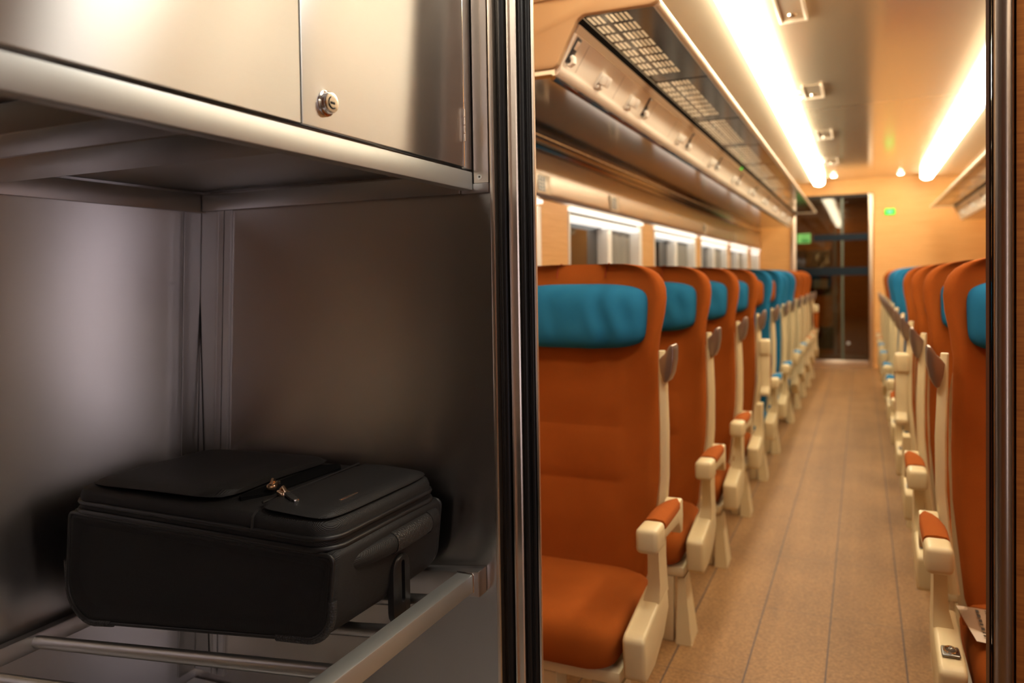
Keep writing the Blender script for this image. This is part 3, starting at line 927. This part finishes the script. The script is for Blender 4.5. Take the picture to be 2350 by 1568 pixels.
# ------------------------------------------------------------------ luggage shelf of tubes
ls = thing('luggage_shelf', 'tubular steel luggage shelf in the recess, carrying the black suitcase', 'shelf', (-1.2, .85, -.80))
def rz(x): return -.6665 + .1201 * (x + .815)        # height of the tube axes, falling towards the wall
obj('front_rail', MB().box(-.8165, -.7770, .165, 1.4605, -.6860, -.6465, .003), M['lip'], ls)
xb = -1.650
obj('back_rail', MB().prism([(-1.610, -.7430), (-1.610, -.7805), (-1.644, -.7865), (-1.644, -.7490)], 'y', .165, 1.4600, .002), M['satin'], ls)
sd = [(-1.640, rz(-1.64) + .020), (-.7625, rz(-.7625) + .020 + .002), (-.7625, rz(-.7625) - .036), (-1.640, rz(-1.64) - .022)]
obj('side_rail', MB().prism(sd, 'y', 1.4610, 1.4985, .003), M['satin'], ls)
wl = MB().tube([(-.8165, 1.4600, -.6460), (-.779, 1.4600, -.6455), (-.7768, 1.4600, -.6485), (-.7768, 1.4600, -.686)], .0022, 6)
obj('weld_bead', wl, M['chrome'], ls)
for y in (.27, .42, .575, .73, .885, 1.035, 1.198, 1.348):
    obj('tube', MB().tube([(-1.6098, y, rz(-1.6098)), (-.8168, y, rz(-.8168))], .0132, 20), M['tube'], ls)

# ------------------------------------------------------------------ suitcase
sc = thing('suitcase', 'black soft-sided cabin suitcase lying flat on the steel tube shelf', 'suitcase', (-1.21, 1.28, -.73))
def bz(x): return rz(x) + .0225            # underside follows the shelf
X0, X1 = -1.588, -.868
Y0, Y1 = 1.087, 1.470
ZS = -.488                                # lid seam
# body: rings in the x-z plane, lofted front to back
def body_ring(y, ins):
    pts = []
    xl, xr = X0 + ins, X1 - ins
    def corner(cx, cz, r, a0, a1, n=9):
        for k in range(n):
            a = radians(a0 + (a1 - a0) * k / (n - 1)); pts.append((cx + r * cos(a), y, cz + r * sin(a)))
    r = .062
    corner(xr - r, bz(xr - r) + ins + r, r, -90 + 7, 0)
    corner(xr - .012 + .010, ZS - ins - .012, .012, 0, 90, 4)
    corner(xl + .030 - .004, ZS - ins - .012, .012, 90, 180, 4)
    corner(xl + .075, bz(xl + .075) + ins + .075, .075, 180, 270 + 7)
    return pts
mb = MB().loft([body_ring(Y0 + .010, .030), body_ring(Y0 + .001, .016), body_ring(Y0, .010), body_ring(Y0 + .004, .003), body_ring(Y0 + .016, -.001), body_ring((Y0 + Y1) / 2, -.003),
                body_ring(Y1 - .016, -.001), body_ring(Y1 - .004, .003), body_ring(Y1, .010), body_ring(Y1 - .001, .016), body_ring(Y1 - .01, .03)])
obj('body', mb, M['nylon'], sc, sharp=70)
# piping around the front and back panels
for y in (Y0 + .002, Y1 - .002):
    obj('piping', MB().tube([Vector(p) for p in body_ring(y, .004)], .0042, 8, closed=True, up=(0, 1, 0)), M['piping'], sc, sharp=80)
# corner guards along the lower corners
for (sel, nm) in ((lambda p: p[0] > X1 - .135 and p[2] < -.54, 0), (lambda p: p[0] < X0 + .11 and p[2] < -.62, 1)):
    ring = [Vector(p) for p in body_ring(Y0 + .006, .002) if sel(p)]
    if nm == 0: ring = [Vector((X1 - .13, ring[0].y, bz(X1 - .13) + .003))] + ring + [Vector((X1 - .001, ring[0].y, -.575))]
    else: ring = [Vector((X0 + .001, ring[0].y, -.60))] + ring + [Vector((X0 + .14, ring[0].y, bz(X0 + .14) + .003))]
    obj('corner_guard', MB().tube(ring, .0085, 10, up=(0, 1, 0)), M['grip'], sc, sharp=80)
# lid
LX0, LX1, LY0, LY1 = -1.566, -.866, 1.083, 1.474
lcx, lcy, lhx, lhy = (LX0 + LX1) / 2, (LY0 + LY1) / 2, (LX1 - LX0) / 2, (LY1 - LY0) / 2
def slope(pts):   # the lid is a touch lower towards the wall side and swells in the middle
    return [(x, y, z + .010 * (1 - ((x - lcx) / lhx) ** 2) * (1 if z > -.45 else .2)) for x, y, z in pts]
R = [rr(lcx, lcy, lhx - i, lhy - i, .050 - i * .4, z, 9) for z, i in ((-.487, .012), (-.484, .004), (-.478, .001), (-.468, .003), (-.452, .003), (-.443, .006), (-.4385, .012), (-.4360, .024), (-.4345, .06), (-.433, .12))]
obj('lid', MB().loft([slope(r) for r in R]), M['nylon'], sc, sharp=70)
zp = MB().tube([Vector(p) for p in rr(lcx, lcy, lhx - .002, lhy - .002, .050, -.4845, 10)], .0062, 8, closed=True, up=(0, 0, 1))
zp.tube([Vector(p) for p in rr(lcx, lcy, lhx - .003, lhy - .002, .050, -.4660, 10)], .0056, 8, closed=True, up=(0, 0, 1))
obj('zip_band', zp, M['piping'], sc, sharp=80)
obj('seam_gap', MB().loft([rr(lcx, lcy, lhx - .010, lhy - .010, .07, z, 10) for z in (-.4935, -.478)]), M['black'], sc, sharp=80)
# front pocket flap (wall side) with its gaping mouth, and the raised panel (aisle side)
def ztop(x, y): return -.4335 + .010 * (1 - ((x - lcx) / lhx) ** 2)
def pad(outline_fn, h, name, material, nx=16, ny=14, lift=None):
    vs, fs = [], []
    for lay in (0, 1):
        for j in range(ny + 1):
            for i in range(nx + 1):
                u, v_ = i / nx, j / ny
                a_, b_ = 2 * u - 1, 2 * v_ - 1
                x, y = outline_fn(.5 + .5 * a_ * (1 - .10 * abs(b_) ** 6), .5 + .5 * b_ * (1 - .10 * abs(a_) ** 6))
                e = min(u, 1 - u, 1.0) ; e2 = min(v_, 1 - v_)
                k = min(1, min(e * 7, e2 * 7)); k = k * (2 - k)
                z = ztop(x, y) + (.0005 if lay == 0 else .0015 + h * k + (lift(u, v_) if lift else 0))
                vs.append((x, y, z))
    m_ = (nx + 1) * (ny + 1)
    for j in range(ny):
        for i in range(nx):
            q = j * (nx + 1) + i
            fs.append((q, q + nx + 1, q + nx + 2, q + 1)); fs.append((m_ + q, m_ + q + 1, m_ + q + nx + 2, m_ + q + nx + 1))
    bd = [i for i in range(nx + 1)] + [(j + 1) * (nx + 1) - 1 for j in range(1, ny + 1)] + [ny * (nx + 1) + i for i in range(nx - 1, -1, -1)] + [j * (nx + 1) for j in range(ny - 1, 0, -1)]
    for a_, b_ in zip(bd, bd[1:] + bd[:1]): fs.append((a_, b_, m_ + b_, m_ + a_))
    return obj(name, MB().add(vs, fs), material, sc, sharp=70)
pad(lambda u, v_: (-1.548 + u * (.418 - .02 * sin(v_ * pi)), 1.098 + v_ * .362), .010, 'front_pocket', M['nylon'], lift=lambda u, v_: .012 * max(0, (u - .72) / .28) ** 1.5 * sin(v_ * pi) ** .6)
obj('pocket_mouth', MB().prism([(-1.131, 1.14), (-1.118, 1.13), (-1.085, 1.18), (-1.080, 1.40), (-1.106, 1.43), (-1.138, 1.40)], 'z', -.4310, -.4232), M['black'], sc, smooth=False)
pad(lambda u, v_: (-1.052 + u * .176, 1.094 + v_ * .368), .009, 'raised_panel', M['nylon'])
obj('pocket_seam', MB().tube([(-1.048, 1.115, ztop(-1.048, 1.1) + .004), (-1.052, 1.25, ztop(-1.05, 1.2) + .004), (-1.060, 1.44, ztop(-1.06, 1.4) + .004)], .0028, 8), M['piping'], sc)
obj('front_seam', MB().tube([(-1.046, 1.100, -.4320), (-1.046, 1.087, -.4400), (-1.045, 1.0835, -.4560), (-1.045, 1.0825, -.4670)], .0026, 8), M['piping'], sc)
obj('name_bar', MB().box(-.9165, -.9115, 1.178, 1.234, ztop(-.91, 1.2) + .0095, ztop(-.91, 1.2) + .0125, .001), M['chrome'], sc)
# zip sliders with pulls
def zs(x, y): return ztop(x, y) + .003
for (x, y, ang, ln) in ((-1.090, 1.190, 2.0, .030), (-1.034, 1.158, -.42, .052)):
    z = zs(x, y) + .003
    sl = MB().box(-.011, .011, -.007, .007, 0, .009, .003, 3)
    sl.tube([(-.010, 0, .008), (0, 0, .014), (.010, 0, .008)], .0026, 8)
    sl.xf(Matrix.Translation((x, y, z)) @ Matrix.Scale(1.35, 4) @ Matrix.Rotation(ang, 4, 'Z'))
    s_ = obj('zip_slider', sl, M['gold'] if 'gold' in M else M['chrome'], sc)
    pu = MB().loft([[(d, -w_, h), (d, w_, h), (d, w_, h + .005), (d, -w_, h + .005)] for d, w_, h in ((.010, .004, .006), (.018, .0055, .007), (ln * .8, .0065, .003), (ln, .0062, .001), (ln + .006, .004, .001))])
    pu.xf(Matrix.Translation((x, y, z)) @ Matrix.Rotation(ang, 4, 'Z'))
    obj('zip_pull', pu, M['grip'], s_)
    tp = MB().box(ln + .002, ln + .0075, -.0050, .0050, .0005, .0070, .0018).xf(Matrix.Translation((x, y, z)) @ Matrix.Rotation(ang, 4, 'Z'))
    obj('pull_tip', tp, M['chrome'], s_)
# end handle: padded bar with ribbed grip
hz = -.5235
hp = []
for k in range(25):
    t_ = k / 24
    y = 1.150 + t_ * .300
    bow = sin(pi * t_) ** .5 * .017
    hp.append((X1 - .004 + bow, y, hz))
obj('handle', MB().tube(hp, [.014 + .004 * sin(pi * k / 24) for k in range(25)], 14, up=(0, 0, 1), flat=1.15), M['nylon'], sc, sharp=80)
gp = hp[9:21]
obj('handle_grip', MB().tube(gp, .0195, 16, up=(0, 0, 1), flat=1.15), M['grip'], sc, sharp=60)
obj('handle_sleeve', MB().tube(hp[20:24], .0205, 14, up=(0, 0, 1), flat=1.2), M['nylon'], sc, sharp=60)
# moulded standing foot on the end face: an upright loop with a slot
ft = MB()
yc = 1.299
def stad(hw, z0, z1, n=9):
    out = []
    for k in range(n): a = pi * k / (n - 1); out.append((yc + hw * cos(a), z1 - hw + hw * sin(a)))
    for k in range(n): a = pi + pi * k / (n - 1); out.append((yc + hw * cos(a), z0 + hw + hw * sin(a)))
    return out
o1 = stad(.030, -.700, -.556); i1 = stad(.006, -.655, -.568)
xs_ = (X1 - .002, X1 + .016)
rings = [[(xs_[0], y, z) for y, z in o1], [(xs_[1] - .004, y, z) for y, z in o1], [(xs_[1], yc + (y - yc) * .82, z + (.003 if z < -.62 else -.003)) for y, z in o1], [(xs_[1], y, z) for y, z in i1], [(xs_[1] - .010, y, z) for y, z in i1]]
ft.loft(rings, caps=True)
obj('standing_foot', ft, M['piping'], sc, sharp=40)
obj('side_strap', MB().tube([(X1 - .0, 1.118, -.545), (X1 + .0025, 1.20, -.553), (X1 + .003, 1.30, -.548)], .003, 8), M['piping'], sc)

# ------------------------------------------------------------------ near vestibule (behind and beside the camera)
vv_ = MB()
vv_.box(-1.0, 1.62, -2.06, -2.0, FZ, 1.02)
struct('wall_vestibule', vv_, M['wood_vest'], smooth=False)
struct('wall_vestibule_right', MB().box(1.55, 1.62, -2.0, 1.50, FZ, 1.02), M['vestgrey'], smooth=False)
struct('wall_vestibule_left', MB().box(-.85, -.777, -2.0, .10, FZ, 1.02), M['vestgrey'], smooth=False)
struct('ceiling_vestibule', MB().box(-.777, 1.62, -2.06, 1.50, 1.02, 1.08), M['vestceil'], smooth=False)
dv = sroot('door_4', (1.545, -.55, FZ))
obj('door_leaf', MB().box(1.515, 1.549, -.95, -.20, FZ, .85, .004), M['vestgrey'], dv)
obj('window_surround', MB().box(1.505, 1.514, -.75, -.36, -1.02, .60, .003), M['rubber'], dv)
obj('added_lit_window', MB().box(1.5, 1.504, -.715, -.40, -.98, .56), mat('added_window_glow', (.1, .1, .12, 1), .2, emit=(.94, .86, 1, 1), estr=4.0), dv, smooth=False)  # unseen glowing pane added to give the recess steel a lilac streak
dw = sroot('added_door_5', (1.545, .4, FZ))
obj('door_leaf', MB().box(1.52, 1.549, .02, .80, FZ, .80, .004), mat('pale_laminate', (.86, .74, .65, 1), .5), dw)  # unseen pale leaf added as a pinkish reflector for the recess wall
obj('door_handle', MB().box(1.49, 1.519, .10, .13, -.38, -.20, .006), M['chrome'], dw)
pl_ = thing('door_light', 'small warm white ceiling light in the near vestibule just above the saloon doorway', 'light', (-.18, 1.28, .98))
obj('light_panel', MB().box(-.52, .06, 1.14, 1.40, .990, 1.004, .004), mat('doorway_light_diffuser', (1, 1, 1, 1), .5, emit=(1, .93, .82, 1), estr=16), pl_)
obj('light_frame', MB().box(-.54, .08, 1.12, 1.42, 1.005, 1.0195), M['white'], pl_, smooth=False)
vl = thing('added_vestibule_light', 'added unseen ceiling light washing the right wall of the near vestibule', 'light', (1.40, .1, .96))
obj('light_panel', MB().box(1.33, 1.45, -.75, .95, .966, 1.0, .006), M['wallwash'], vl)  # added wall washer, brightens what the recess steel reflects
obj('light_frame', MB().box(1.30, 1.48, -.78, .98, 1.001, 1.019), M['white'], vl, smooth=False)

# ------------------------------------------------------------------ world, camera, view
wd = bpy.data.worlds.new('night'); S.world = wd; wd.use_nodes = True
wd.node_tree.nodes['Background'].inputs['Color'].default_value = (.010, .012, .018, 1)
wd.node_tree.nodes['Background'].inputs['Strength'].default_value = 1

W, H, F = 2350., 1568., 1745.
psi, th, ph = radians(24.72503), radians(1.4), .0158
f0 = Vector((-sin(psi), cos(psi), 0)); r0 = Vector((cos(psi), sin(psi), 0)); up = Vector((0, 0, 1))
fw = f0 * cos(th) - up * sin(th); u1 = up * cos(th) + f0 * sin(th)
rt = r0 * cos(ph) - u1 * sin(ph); u2 = u1 * cos(ph) + r0 * sin(ph)
cam = bpy.data.cameras.new('camera'); co = bpy.data.objects.new('camera', cam); C.objects.link(co)
mw = Matrix((rt, u2, -fw)).transposed().to_4x4(); mw.translation = (0, 0, DZ)
co.matrix_world = mw
cam.sensor_fit = 'HORIZONTAL'; cam.sensor_width = 36; cam.lens = F / W * 36
cam.shift_y = (683.34 - H / 2) / W
cam.clip_start = .02; cam.clip_end = 60
cam.dof.use_dof = True; cam.dof.focus_distance = 1.45; cam.dof.aperture_fstop = 2.6
S.camera = co
vs = S.view_settings
vs.view_transform = 'Standard'; vs.look = 'None'; vs.gamma = 1; vs.use_curve_mapping = False
vs.exposure = 0.28
S.cycles.max_bounces = 6; S.cycles.diffuse_bounces = 3; S.cycles.glossy_bounces = 4
S.cycles.transmission_bounces = 4; S.cycles.transparent_max_bounces = 8
S.cycles.sample_clamp_indirect = 6.0
S.cycles.adaptive_threshold = .02
for o in S.objects:
    if '_local' in o: del o['_local']
